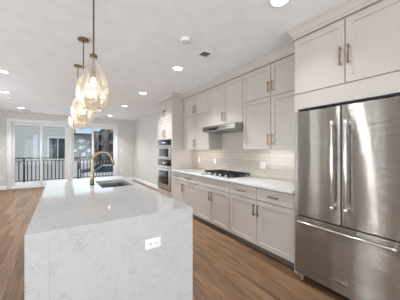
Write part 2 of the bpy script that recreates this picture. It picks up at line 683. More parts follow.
def sash(parent, x0, x1, y, stile=.075, bot=.15):
    f = MB()
    f.box(x0, x0 + stile, y, y + .045, .05, OT - .03, .004).box(x1 - stile, x1, y, y + .045, .05, OT - .03, .004)
    f.box(x0 + stile, x1 - stile, y, y + .045, .05, .05 + bot, .004).box(x0 + stile, x1 - stile, y, y + .045, OT - .115, OT - .03, .004)
    s = f.build('sash', M['vinyl'], parent)
    MB().box(x0 + stile - .01, x1 - stile + .01, y + .018, y + .028, .05 + bot - .01, OT - .105).build('pane', M['pane'], s)
    return s


for i, (x0, x1, xm) in enumerate(((OL, OM0, -.61), (OM1, OR_, 1.11))):
    d = struct(MB().box(x0, x0 + .03, YF - .005, YF + .15, 0, OT).box(x1 - .03, x1, YF - .005, YF + .15, 0, OT)
               .box(x0, x1, YF - .005, YF + .15, OT - .03, OT).box(x0, x1, YF - .01, YF + .16, 0, .045, .004).build('door_%d' % (i + 1), M['vinyl']))
    sash(d, x0 + .03, xm + .037, YF + .085)
    s = sash(d, xm - .037, x1 - .03, YF + .03)
    MB().box(xm - .012, xm + .012, YF - .02, YF + .031, .98, 1.20, .008).build('door_handle', M['vinyl'], s)

# glazed tile between worktop and wall cabinets
XT = XR - .010
KY0, KY1, KY2, KY3, KY4 = 1.415, 2.515, 3.465, 4.54, 5.44
struct(MB().box(XT, XR, KY0, KY3, 0.914, 1.385).box(XT, XR, KY1, KY2, 1.385, 1.82).build('wall_backsplash', M['tile']), 'beige glazed subway tile backsplash')

# ------------------------------------------------------------------ cabinets
XB, XU = 2.19, 2.48      # door faces of base / tall units and of wall units
G = 0.0046               # half the gap between two fronts


def pull_v(parent, xf, y, z0, z1, m):
    MB().box(xf - .034, xf - .023, y - .0075, y + .0075, z0, z1, .003).box(xf - .026, xf + .003, y - .005, y + .005, z0 + .012, z0 + .024).box(
        xf - .026, xf + .003, y - .005, y + .005, z1 - .024, z1 - .012).build('handle', m, parent)


def pull_h(parent, xf, y0, y1, z, m):
    MB().box(xf - .034, xf - .023, y0, y1, z - .0075, z + .0075, .003).box(xf - .026, xf + .003, y0 + .012, y0 + .024, z - .005, z + .005).box(
        xf - .026, xf + .003, y1 - .024, y1 - .012, z - .005, z + .005).build('handle', m, parent)


def front(t, kind, y0, y1, z0, z1, xf, handle=None, m=None, rail=.058):
    o = MB().shaker(y0 + G, y1 - G, z0 + G, z1 - G, xf, rail=rail).build(kind, M['cab'], t)
    if handle:
        if handle[0] == 'v':
            pull_v(o, xf, handle[1], handle[2], handle[3], m)
        else:
            pull_h(o, xf, handle[1], handle[2], handle[3], m)
    return o


def pair(t, y0, y1, z0, z1, xf, hz, m, off=.034):
    c = (y0 + y1) / 2
    front(t, 'door', y0, c, z0, z1, xf, ('v', c - off, *hz), m)
    front(t, 'door', c, y1, z0, z1, xf, ('v', c + off, *hz), m)


BASE = (
    (KY0, KY1, 'shaker base cabinet with two drawers beside the fridge', 2),
    (KY1, KY2, 'shaker base cabinet with one wide plain drawer front under the cooktop', 1),
    (KY2, KY3, 'shaker base cabinet with two drawers beside the wall ovens', 2),
)
for (y0, y1, lab, nd) in BASE:
    t = thing('base_cabinet', lab, 'cabinet', (XB, (y0 + y1) / 2, 0), 'base cabinets under the kitchen worktop')
    MB().box(XB + .021, XR - .002, y0 + .001, y1 - .001, .093, .873).build('carcass', M['cabin'], t)
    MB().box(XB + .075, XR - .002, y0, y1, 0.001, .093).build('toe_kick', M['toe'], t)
    if nd == 2:
        c = (y0 + y1) / 2
        for a, b in ((y0, c), (c, y1)):
            front(t, 'drawer', a, b, .70, .866, XB, ('h', (a + b) / 2 - .075, (a + b) / 2 + .075, .783), M['pewter'], rail=.045)
    else:
        front(t, 'drawer', y0, y1, .70, .866, XB, rail=.045)
    pair(t, y0, y1, .092, .70, XB, (.485, .645), M['pewter'])

# wall units
WALLU = (
    (KY0 + .002, KY1, 1.375, [(1.375, 2.13, (1.44, 1.60)), (2.13, 2.588, (2.19, 2.345))], 'double-stacked wall cabinet between the range hood and the fridge cabinet'),
    (KY1, KY2, 1.818, [(1.818, 2.588, (1.90, 2.06))], 'short wall cabinet with two tall doors above the range hood'),
    (KY2, KY3, 1.375, [(1.375, 2.13, (1.44, 1.60)), (2.13, 2.588, (2.19, 2.345))], 'double-stacked wall cabinet between the range hood and the wall ovens'),
)
for (y0, y1, zb, rows, lab) in WALLU:
    t = thing('wall_cabinet', lab, 'cabinet', (XR, (y0 + y1) / 2, zb), 'wall cabinets over the backsplash')
    cb = MB().box(XU + .021, XR - .011 if zb < 1.5 else XR - .001, y0 + .001, y1 - .001, zb + (.018 if zb < 1.5 else 0), 2.60)
    if zb < 1.5:
        cb.box(XU + .021, XR - .011, y0 + .001, y0 + .018, zb, zb + .018).box(XU + .021, XR - .011, y1 - .018, y1 - .001, zb, zb + .018)
    cb.build('carcass', M['cab'], t)
    for (z0, z1, hz) in rows:
        pair(t, y0, y1, z0, z1, XU, hz, M['satin_gold'])
    if zb < 1.5:
        MB().box(XU + .10, XU + .14, y0 + .05, y1 - .05, zb + .009, zb + .0175).build('light_strip', M['led'], t)
        area('under_cabinet_light', (XU + .16, (y0 + y1) / 2, zb + .006), (0, math.radians(12), 0), .03, y1 - y0 - .12, UNDERCAB_W, (1.0, .93, .82))

# cabinet above the fridge with its filler and full-height side panels
t = thing('fridge_cabinet', 'deep two-door cabinet and side panels framing the steel fridge', 'cabinet', (XR, .9075, 0))
MB().box(XB + .021, XR - .001, .402, KY0 - .002, 1.962, 2.60).build('carcass', M['cab'], t)
MB().box(XB + .001, XR - .001, KY0 - .042, KY0, 0.001, 1.98).build('side_panel', M['cab'], t)
MB().box(XB + .001, XR - .001, .400, .442, 0.001, 1.98).build('side_panel', M['cab'], t)
MB().box(XB + .001, XB + .022, .442, KY0 - .042, 1.817, 1.979).build('filler_panel', M['cab'], t)
pair(t, .400, KY0, 1.985, 2.588, XB, (2.155, 2.33), M['bronze'])

# tall oven cabinet
t = thing('oven_cabinet', 'tall shaker cabinet housing the double wall oven', 'cabinet', (XR, 4.99, 0))
MB().box(XB + .021, XR - .001, KY3, KY3 + .022, .001, 2.60).box(XB + .021, XR - .001, KY4 - .022, KY4, .001, 2.60).box(
    XB + .021, XR - .001, KY3 + .022, KY4 - .022, 1.625, 2.60).box(XB + .021, XR - .001, KY3 + .022, KY4 - .022, .105, .375).box(
    XB + .003, XB + .021, KY3, KY3 + .06, .375, 1.63).box(XB + .003, XB + .021, KY4 - .06, KY4, .375, 1.63).build('carcass', M['cab'], t)
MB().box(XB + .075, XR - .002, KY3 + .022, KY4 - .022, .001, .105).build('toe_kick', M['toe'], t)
front(t, 'drawer', KY3, KY4, .104, .372, XB)
pair(t, KY3, KY4, 1.632, 2.13, XB, (1.70, 1.86), M['bronze'])
pair(t, KY3, KY4, 2.13, 2.588, XB, (2.215, 2.37), M['bronze'])

# crown moulding: coved profile mitred round the three stepped cabinet faces
CROWN = [(0.0, 2.597), (-.012, 2.597), (-.012, 2.628), (-.020, 2.634), (-.026, 2.650), (-.038, 2.672), (-.046, 2.688), (-.053, 2.697), (-.053, ZC - .001), (0.0, ZC - .001)]


def crown(name, path):
    """sweep CROWN along plan points; offset grows towards the room (left of travel)"""
    mb = MB()
    pts = [Vector((p[0], p[1], 0)) for p in path]
    rings = []
    for i, p in enumerate(pts):
        d0 = (pts[i] - pts[i - 1]).normalized() if i else None
        d1 = (pts[i + 1] - pts[i]).normalized() if i < len(pts) - 1 else None
        n0 = Vector((-d0.y, d0.x, 0)) if d0 else None
        n1 = Vector((-d1.y, d1.x, 0)) if d1 else None
        if n0 is None:
            nn = n1
        elif n1 is None:
            nn = n0
        else:
            nn = n0 + n1
            nn = nn / nn.dot(n0)
        rings.append([mb.bm.verts.new((p.x - o * nn.x, p.y - o * nn.y, z)) for o, z in CROWN])
    k = len(CROWN)
    for a, c in zip(rings, rings[1:]):
        for j in range(k):
            mb.bm.faces.new((a[j], a[(j + 1) % k], c[(j + 1) % k], c[j]))
    mb.bm.faces.new(rings[0])
    mb.bm.faces.new(rings[-1][::-1])
    return struct(mb.build(name, M['cab'], smooth=30), 'coved crown moulding along the cabinet tops')


crown('trim_2', [(XR - .001, .400), (XB, .400), (XB, KY0), (XU, KY0), (XU, KY3), (XB, KY3), (XB, KY4), (XR - .001, KY4)])
# plain frieze filling the gap behind the crown, on top of the carcasses
struct(MB().box(XB + .004, XR - .001, .402, KY0 - .002, 2.60, ZC - .002).box(XU + .004, XR - .001, KY0 + .002, KY3 - .002, 2.60, ZC - .002).box(
    XB + .004, XR - .001, KY3 + .002, KY4 - .002, 2.60, ZC - .002).build('trim_3', M['cab']))

# worktop
tag(MB().box(XB - .028, XT - .001, KY0 + .001, KY3 - .001, .876, .914, .003).build('worktop', M['worktop']),
    'white quartz worktop running along the wall from fridge to ovens', 'countertop')

# ------------------------------------------------------------------ fridge
FX, FY0, FY1, FM = 2.085, .452, 1.344, .898
t = thing('refrigerator', 'stainless steel french-door fridge with freezer drawer', 'fridge', (2.45, .897, 0))
MB().box(FX + .075, XR - .03, FY0 + .01, FY1 - .01, .06, 1.775, .004).build('body', M['black'], t)
MB().box(FX + .06, FX + .16, FY0 + .03, FY1 - .03, .045, .085).build('base_grille', M['dark'], t)


def steel_front(name, y0, y1, z0, z1):
    bulge = 0.004
    yc, hw = (y0 + y1) / 2, (y1 - y0) / 2
    poly = [(FX + .07, y0), (FX + .016, y0)]
    r = .009
    for k in range(1, 6):
        a = k / 6 * PI / 2
        poly.append((FX + .002 + r - r * math.sin(a), y0 + r - r * math.cos(a)))
    for k in range(13):
        s = -1 + 2 * k / 12
        poly.append((FX + .002 - bulge * (1 - s * s), yc + s * (hw - r)))
    for k in range(5, 0, -1):
        a = k / 6 * PI / 2
        poly.append((FX + .002 + r - r * math.sin(a), y1 - r + r * math.cos(a)))
    poly += [(FX + .016, y1), (FX + .07, y1)]
    return MB().prism(poly, 2, z0, z1).build(name, M['steel'], t, uv=True, smooth=50)


ZG = .690
d1 = steel_front('door', FM + .003, FY1, ZG + .006, 1.766)
d2 = steel_front('door', FY0, FM - .003, ZG + .006, 1.766)
d3 = steel_front('freezer_drawer', FY0, FY1, .088, ZG - .006)
for dd, y in ((d1, FM + .055), (d2, FM - .055)):
    hb = MB().cyl((FX - .052, y, .835), (FX - .052, y, 1.632), .0125, n=20, bev=.003)
    for z in (.865, 1.600):
        hb.cyl((FX - .052, y, z), (FX + .004, y, z), .010, n=14)
    hb.cyl((FX - .052, y, .835), (FX - .052, y, .862), .0155, n=20, bev=.002).cyl((FX - .052, y, 1.605), (FX - .052, y, 1.632), .0155, n=20, bev=.002)
    hb.build('handle', M['chrome'], dd)
hb = MB().cyl((FX - .056, .505, .640), (FX - .056, 1.275, .640), .0125, n=20, bev=.003)
for y in (.53, 1.25):
    hb.cyl((FX - .056, y, .640), (FX + .004, y, .640), .010, n=14)
hb.cyl((FX - .056, .505, .640), (FX - .056, .532, .640), .0155, bev=.002).cyl((FX - .056, 1.248, .640), (FX - .056, 1.275, .640), .0155, bev=.002)
hb.build('handle', M['chrome'], d3)
bd = MB().box(FX - .0095, FX + .002, .842, .955, .168, .196, .002).build('badge', M['chrome'], d3)
MB().box(FX - .0105, FX - .0085, .855, .942, .178, .186).build('nameplate_line', M['dark'], bd)
for y in (FY0 + .05, FY1 - .05):
    MB().box(FX + .02, FX + .09, y - .035, y + .035, .030, .085, .006).cyl((FX + .055, y, .001), (FX + .055, y, .032), .018).build('foot', M['steel_plain'], t)
for y in (FY0 + .06, FY1 - .06):
    MB().box(FX + .03, FX + .14, y - .03, y + .03, 1.767, 1.790, .004).build('hinge_cover', M['black'], t)

# ------------------------------------------------------------------ wall ovens
t = thing('double_wall_oven', 'stainless double wall oven with black glass windows built into the tall cabinet', 'oven', (XB, 4.99, .376))
OY0, OY1, OX = 4.605, 5.375, XB - .018
MB().box(OX + .03, XR - .05, KY3 + .06, KY4 - .06, .378, 1.622).build('body', M['steel_plain'], t)
MB().box(OX + .012, OX + .031, OY0, OY1, .378, 1.622, .002).build('frame', M['black'], t)
for (c0, c1, z0, z1, wz0, wz1) in ((1.495, 1.618, 1.135, 1.488, 1.205, 1.405), (.985, 1.105, .400, .978, .52, .86)):
    cp = MB().box(OX, OX + .013, OY0 + .004, OY1 - .004, c0, c1, .003).build('control_panel', M['blackglass'], t)
    MB().box(OX - .002, OX + .001, OY0 + .06, OY1 - .06, c0 + .018, c1 - .018, .001).build('display', M['blackglass'], cp)
    MB().box(OX - .003, OX - .001, OY0 + .30, OY1 - .30, (c0 + c1) / 2 - .014, (c0 + c1) / 2 + .014).build('screen', mat('oven_screen', (200, 206, 210), .3), cp)
    d = MB().box(OX - .012, OX + .013, OY0 + .004, OY1 - .004, z0, z1, .004).build('oven_door', M['steel_plain'], t)
    MB().box(OX - .014, OX - .010, OY0 + .085, OY1 - .085, wz0, wz1, .001).build('window', M['blackglass'], d)
    hz = z1 - .045
    h = MB().cyl((OX - .06, OY0 + .03, hz), (OX - .06, OY1 - .03, hz), .011, n=16, bev=.002)
    for y in (OY0 + .06, OY1 - .06):
        h.cyl((OX - .06, y, hz), (OX - .010, y, hz), .009, n=12)
    h.build('handle', M['chrome'], d)

# ------------------------------------------------------------------ range hood
t = thing('range_hood', 'slim stainless under-cabinet range hood above the gas cooktop', 'range hood', (2.55, 2.99, 1.71))
HX = 2.31
MB().prism([(HX, 1.728), (HX, 1.775), (HX + .03, 1.815), (XR - .012, 1.815), (XR - .012, 1.712), (HX + .02, 1.712)], 1, KY1 + .006, KY2 - .006, .002).build('body', M['hood'], t)
MB().box(HX - .003, HX + .004, 2.93, KY2 - .06, 1.733, 1.772, .001).build('control_strip', M['blackglass'], t)
for y in (KY1 + .24, KY2 - .24):
    MB().box(HX + .06, XR - .06, y - .20, y + .20, 1.705, 1.713).build('filter', M['sink'], t)
for y in (KY1 + .13, KY1 + .18, KY1 + .23):
    MB().cyl((HX - .006, y, 1.753), (HX + .002, y, 1.753), .010, n=14).build('button', M['chrome'], t)

# ------------------------------------------------------------------ cooktop
t = thing('gas_cooktop', 'stainless gas cooktop with black cast-iron grates and front knobs', 'cooktop', (2.52, 2.985, .914))
CX0, CX1, CY0, CY1, CZ = 2.215, 2.745, 2.565, 3.415, .9142
MB().box(CX0, CX1, CY0, CY1, CZ, CZ + .010, .004).build('tray', M['steel_plain'], t)
MB().box(CX0 + .105, CX1 - .02, CY0 + .02, CY1 - .02, CZ + .0102, CZ + .014, .001).build('burner_pan', M['black'], t)
cw = (CY1 - CY0 - .04) / 3
for i in range(3):
    a = CY0 + .02 + i * cw + .003
    b = a + cw - .006
    x0, x1 = CX0 + .11, CX1 - .025
    z0, z1 = CZ + .040, CZ + .060
    g = MB()
    for y in (a, b - .012):
        g.box(x0, x1, y, y + .012, z0, z1, .002)
    for x in (x0, x1 - .012, (x0 + x1) / 2 - .006):
        g.box(x, x + .012, a + .012, b - .012, z0, z1, .002)
    for k in range(1, 5):
        y = a + (b - a) * k / 5
        g.box(x0 + .012, x1 - .012, y - .005, y + .005, z0, z1)
    for x in (x0 + .006, x1 - .006):
        for y in (a + .006, b - .006):
            g.box(x - .007, x + .007, y - .007, y + .007, CZ + .0142, z0)
    g.build('grate', M['iron'], t)
for (x, y, r) in ((2.42, 2.71, .045), (2.62, 2.71, .035), (2.50, 2.985, .058), (2.42, 3.265, .035), (2.62, 3.265, .045)):
    b = MB().cyl((x, y, CZ + .0142), (x, y, CZ + .022), r, n=24, bev=.002).build('burner', M['steel_plain'], t)
    MB().cyl((x, y, CZ + .0222), (x, y, CZ + .030), r * .8, n=24, bev=.002).build('burner_cap', M['iron'], b)
for i in range(5):
    y = CY0 + .13 + i * (CY1 - CY0 - .26) / 4
    MB().cyl((CX0 + .055, y, CZ + .0102), (CX0 + .055, y, CZ + .020), .024, n=20, bev=.002).cyl((CX0 + .055, y, CZ + .020), (CX0 + .055, y, CZ + .044), .019, .017, n=20, bev=.002).build('knob', M['chrome'], t)

# ------------------------------------------------------------------ island
IX0, IX1, IY0, IY1, IZ = -.163, .886, 1.462, 3.88, .914
SX0, SX1, SY0, SY1 = .415, .80, 2.775, 3.45
t = thing('island_countertop', 'white veined quartz island top with waterfall ends', 'countertop', (.36, 2.67, 0))
bmx = MB()
TH = .045
xsx = [IX0, SX0, SX1, IX1]
ysy = [IY0, SY0, SY1, IY1]
b = bmx.bm
top = [[b.verts.new((x, y, IZ)) for y in ysy] for x in xsx]
bot = [[b.verts.new((x, y, IZ - TH)) for y in ysy] for x in xsx]
for i in range(3):
    for j in range(3):
        if i == 1 and j == 1:
            continue
        b.faces.new((top[i][j], top[i + 1][j], top[i + 1][j + 1], top[i][j + 1]))
        b.faces.new((bot[i][j], bot[i][j + 1], bot[i + 1][j + 1], bot[i + 1][j]))


def wallq(pts_t, pts_b):
    for k in range(len(pts_t) - 1):
        b.faces.new((pts_t[k], pts_t[k + 1], pts_b[k + 1], pts_b[k]))


wallq([top[i][0] for i in range(4)], [bot[i][0] for i in range(4)])
wallq([top[i][3] for i in range(4)], [bot[i][3] for i in range(4)])
wallq([top[0][j] for j in range(4)], [bot[0][j] for j in range(4)])
wallq([top[3][j] for j in range(4)], [bot[3][j] for j in range(4)])
for (p, q) in (((1, 1), (2, 1)), ((2, 1), (2, 2)), ((2, 2), (1, 2)), ((1, 2), (1, 1))):
    b.faces.new((top[p[0]][p[1]], top[q[0]][q[1]], bot[q[0]][q[1]], bot[p[0]][p[1]]))
slab = bmx.build('slab', M['quartz'], t)
SEAM = -.054
MB().box(IX0, SEAM - .0003, IY0, IY0 + TH, .001, IZ - .0455).box(SEAM + .0003, IX1, IY0, IY0 + TH, .001, IZ - .0455).build('waterfall_panel', M['quartz'], t)
MB().box(IX0, IX1, IY1 - TH, IY1, .001, IZ - .0455).build('waterfall_panel', M['quartz'], t)

t = thing('island_cabinet', 'pale shaker cabinet run under the quartz island top', 'cabinet', (.50, 2.67, 0))
XI = IX1 - .03
MB().box(.16, .18, IY0 + TH + .003, IY1 - TH - .003, .001, IZ - TH - .002).box(.18, XI - .021, IY0 + TH + .003, SY0 - .05, .105, IZ - TH - .002).box(
    .18, XI - .021, SY1 + .05, IY1 - TH - .003, .105, IZ - TH - .002).box(.18, XI - .021, SY0 - .05, SY1 + .05, .105, .60).box(
    XI - .041, XI - .021, SY0 - .05, SY1 + .05, .60, IZ - TH - .002).build('carcass', M['cab'], t)
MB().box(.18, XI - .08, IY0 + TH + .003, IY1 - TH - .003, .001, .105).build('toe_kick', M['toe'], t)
n = 5
for i in range(n):
    a = IY0 + TH + .006 + i * (IY1 - IY0 - 2 * TH - .012) / n
    c = IY0 + TH + .006 + (i + 1) * (IY1 - IY0 - 2 * TH - .012) / n
    mb = MB().shaker(a + G, c - G, .112, .860, 0)
    for v in mb.bm.verts:
        v.co.x = XI - v.co.x
    dd = mb.build('door', M['cab'], t)
    MB().box(XI + .023, XI + .034, c - .05, c - .038, .60, .76, .003).box(XI - .003, XI + .026, c - .049, c - .039, .612, .624).box(XI - .003, XI + .026, c - .049, c - .039, .736, .748).build('handle', M['pewter'], dd)

# sink
t = thing('kitchen_sink', 'undermount stainless sink set into the island top', 'sink', ((SX0 + SX1) / 2, (SY0 + SY1) / 2, .66))
mb = MB()
x0, x1, y0, y1 = SX0 - .004, SX1 + .004, SY0 - .004, SY1 + .004
b = mb.bm
zt, zb = IZ - TH - .001, .665


def rect(d, z):
    return [b.verts.new(p) for p in ((x0 - d, y0 - d, z), (x1 + d, y0 - d, z), (x1 + d, y1 + d, z), (x0 - d, y1 + d, z))]


L = [rect(.02, zt), rect(0, zt), rect(-.004, zb + .02), rect(-.022, zb), ]
Lo = [rect(.02, zt - .002), rect(.002, zt - .002), rect(-.002, zb + .018), rect(-.021, zb - .003)]
for S in (L, Lo):
    for p, q in zip(S, S[1:]):
        for k in range(4):
            b.faces.new((p[k], p[(k + 1) % 4], q[(k + 1) % 4], q[k]))
    b.faces.new(S[-1])
for k in range(4):
    b.faces.new((L[0][k], L[0][(k + 1) % 4], Lo[0][(k + 1) % 4], Lo[0][k]))
mb.build('basin', M['sink'], t)
MB().cyl(((SX0 + SX1) / 2, (SY0 + SY1) / 2 , zb + .0005), ((SX0 + SX1) / 2, (SY0 + SY1) / 2, zb + .004), .045, n=24, bev=.002).build('drain', M['chrome'], t)

# faucet
FXp, FYp = .345, 3.13
t = thing('kitchen_faucet', 'brushed gold gooseneck faucet standing behind the island sink', 'faucet', (FXp, FYp, IZ))
MB().cyl((FXp, FYp, IZ + .0005), (FXp, FYp, IZ + .012), .029, n=24, bev=.003).build('base', M['black'], t)
MB().cyl((FXp, FYp, IZ + .0122), (FXp, FYp, IZ + .16), .0225, n=24, bev=.003).build('valve_body', M['gold'], t)
R = .122
pts = [(FXp, FYp, IZ + .155), (FXp, FYp, 1.12), (FXp, FYp, 1.2)]
for k in range(1, 17):
    a = PI - k / 16 * PI * .93
    pts.append((FXp + R + R * math.cos(a), FYp, 1.218 + R * math.sin(a)))
MB().tube(pts, .0145, 16).build('spout', M['gold'], t)
e, p0 = Vector(pts[-1]), Vector(pts[-2])
dr = (e - p0).normalized()
MB().cyl(e - dr * .002, e + dr * .085, .0175, .0155, n=20, bev=.002).build('spray_head', M['gold'], t)
lv = MB().cyl((FXp, FYp, IZ + .10), (FXp + .001, FYp - .045, IZ + .10), .014, n=16, bev=.002)
lv.tube([(FXp, FYp - .038, IZ + .10), (FXp + .05, FYp - .045, IZ + .112), (FXp + .09, FYp - .048, IZ + .118)], [.007, .0055, .005], 10)
lv.build('lever', M['gold'], t)
# small soap/air-switch button near the sink
tag(MB().cyl((FXp + .01, FYp + .21, IZ + .0005), (FXp + .01, FYp + .21, IZ + .028), .018, n=20, bev=.004).build('air_switch', M['black']),
    'small black button on the island top behind the sink', 'button')


# ------------------------------------------------------------------ outlets and switches
def outlet(name, label, cat, c, face, wide, kind, group=None):
    """face: '-x' on kitchen wall, '-y' on far wall or island end"""
    t = thing(name, label, cat, c, group)
    w, h = wide / 2, .058
    cx, cy, cz = c

    def bx(mb, u0, u1, v0, v1, d0, d1, bev=0):
        if face == '-x':
            return mb.box(cx - d1, cx - d0, cy + u0, cy + u1, cz + v0, cz + v1, bev)
        return mb.box(cx + u0, cx + u1, cy - d1, cy - d0, cz + v0, cz + v1, bev)
    if kind == 'flat':
        bx(MB(), -.058, .058, -.036, .036, .0004, .006, .002).build('cover_plate', M['plastic'], t)
        for u in (-.022, .022):
            r = bx(MB(), u - .016, u + .016, -.015, .015, .006, .0085, .001).build('socket', M['plastic'], t)
            mb = MB()
            bx(mb, u - .008, u + .008, .003, .006, .0083, .0088)
            bx(mb, u - .008, u + .008, -.006, -.003, .0083, .0088)
            mb.build('slot', M['dark'], r)
        return t
    bx(MB(), -w, w, -h, h, .0004, .006, .002).build('cover_plate', M['plastic'], t)
    us = [0] if wide < .1 else [-.023, .023]
    for u in us:
        if kind == 'switch':
            bx(MB(), u - .0165, u + .0165, -.033, .033, .006, .0095, .002).build('rocker', M['plastic'], t)
        else:
            for v in (-.019, .019):
                r = bx(MB(), u - .015, u + .015, v - .014, v + .014, .006, .0085, .001).build('socket', M['plastic'], t)
                mb = MB()
                bx(mb, u - .006, u - .004, v - .006, v + .006, .0083, .0088)
                bx(mb, u + .004, u + .006, v - .005, v + .005, .0083, .0088)
                mb.build('slot', M['dark'], r)
    return t


outlet('wall_outlet', 'double white outlet on the backsplash between cooktop and fridge', 'outlet', (XT, 2.385, 1.118), '-x', .115, 'socket', 'backsplash outlets')
outlet('wall_outlet', 'white outlet on the backsplash just beyond the cooktop', 'outlet', (XT, 3.70, 1.128), '-x', .072, 'socket', 'backsplash outlets')
outlet('wall_outlet', 'white outlet on the backsplash beside the oven cabinet', 'outlet', (XT, 4.32, 1.128), '-x', .072, 'socket', 'backsplash outlets')
outlet('island_outlet', 'white horizontal outlet on the end of the quartz island', 'outlet', (.553, IY0, .702), '-y', .072, 'flat')
outlet('light_switch', 'double white light switch between patio door and room corner', 'switch', (2.22, YF, 1.335), '-y', .115, 'switch')
outlet('wall_outlet', 'white outlet low on the far wall under the double switch', 'outlet', (2.22, YF, .463), '-y', .072, 'socket')
outlet('light_switch', 'white light switch on the open-floor side of the patio doors', 'switch', (-1.72, YF, 1.285), '-y', .072, 'switch')
outlet('wall_outlet', 'white outlet above the baseboard on the open-floor side of the patio doors', 'outlet', (-1.715, YF, .40), '-y', .072, 'socket')

# ------------------------------------------------------------------ ceiling lights, vents, detectors
DL = (  # first three are unseen lights added to brighten the base cabinets
    (-.84, 2.95, 'round recessed ceiling light over the open floor alongside the island'),
    (-.84, 1.10, 'round recessed ceiling light over the open floor level with the fridge'),
    (-.84, -.80, 'round recessed ceiling light over the open floor by the rear windows'),
    (1.64, 1.20, 'round recessed ceiling light in front of the fridge cabinet'),
    (1.61, 3.13, 'round recessed ceiling light in front of the range hood cabinet'),
    (1.62, 4.93, 'round recessed ceiling light in front of the tall oven cabinet'),
    (1.63, 6.69, 'round recessed ceiling light just past the tall oven cabinet'),
    (1.60, 8.85, 'round recessed ceiling light beside a vent, close to the faucet-side patio door'),
    (-.835, 4.87, 'round recessed ceiling light farthest from the patio doors over the open floor'),
    (-1.085, 6.60, 'round recessed ceiling light in the middle of the row over the open floor'),
    (-1.06, 8.82, 'round recessed ceiling light beside a vent, by the siding-side patio door'),
)
first = None
DIM = {(1.64, 1.20): .22, (-.84, 2.95): .15, (-.84, 1.10): .3, (-.84, -.80): .5, (-.835, 4.87): .5, (-1.085, 6.60): .6, (-1.06, 8.82): .9, (1.60, 8.85): 1.15}
for (x, y, lab) in DL:
    loc = (x, y, ZC)
    if first is None:
        first = thing('recessed_light', lab, 'ceiling light', loc, 'recessed ceiling lights')
        MB().lathe(x, y, [(.098, ZC - .0005), (.098, ZC - .004), (.092, ZC - .008), (.078, ZC - .009), (.072, ZC - .003), (.072, ZC - .0005)], 40).build('trim_ring', M['trim'], first)
        MB().cyl((x, y, ZC - .0045), (x, y, ZC - .0008), .0715, n=40).build('lens', M['lens'], first)
        r = first
    else:
        r = dup(first, loc, lab)
    area('recessed_lamp', (0, 0, -.012), (0, 0, 0), .14, .14, DOWNLIGHT_W * DIM.get((x, y), 1.0), (.97, .985, 1.0), 'DISK', DOWNLIGHT_SPREAD, r)


def vent(c, w, l, lab):
    t = thing('ceiling_vent', lab, 'vent', c, 'ceiling vents')
    x, y, z = c
    MB().box(x - w / 2, x + w / 2, y - l / 2, y - l / 2 + .02, z - .008, z - .0005, .002).box(x - w / 2, x + w / 2, y + l / 2 - .02, y + l / 2, z - .008, z - .0005, .002).box(
        x - w / 2, x - w / 2 + .02, y - l / 2 + .02, y + l / 2 - .02, z - .008, z - .0005, .002).box(x + w / 2 - .02, x + w / 2, y - l / 2 + .02, y + l / 2 - .02, z - .008, z - .0005, .002).build('frame', M['trim'], t)
    MB().box(x - w / 2 + .02, x + w / 2 - .02, y - l / 2 + .02, y + l / 2 - .02, z - .002, z - .0005).build('duct_opening', M['toe'], t)
    s = MB()
    k = int((w - .04) / .022)
    for i in range(k):
        xx = x - w / 2 + .02 + (i + .5) * (w - .04) / k
        s.prism([(xx - .007, z - .0022), (xx - .005, z - .0022), (xx + .006, z - .0075), (xx + .004, z - .0075)], 1, y - l / 2 + .02, y + l / 2 - .02)
    s.build('louvre', M['toe'], t)


vent((1.685, 2.445, ZC), .16, .16, 'small white louvred ceiling vent in front of the short cabinet by the smoke detector')
vent((-.985, 9.17, ZC), .30, .16, 'small ceiling vent by the siding-side patio door')
vent((1.44, 9.10, ZC), .30, .16, 'small ceiling vent by the faucet-side patio door')
for (x, y, lab) in ((1.268, 2.258, 'round white smoke detector on the ceiling near the louvred vent'), (-1.08, 7.28, 'round white smoke detector on the ceiling over the open floor')):
    t = thing('smoke_detector', lab, 'smoke detector', (x, y, ZC), 'smoke detectors')
    MB().lathe(x, y, [(.062, ZC - .0005), (.062, ZC - .012), (.056, ZC - .026), (.040, ZC - .032), (0, ZC - .033)], 32).build('body', M['plastic'], t)
    MB().lathe(x, y, [(.046, ZC - .0302), (.044, ZC - .034), (.034, ZC - .036), (.032, ZC - .0335)], 32, close=False).build('vent_ring', M['sidingtrim'], t)


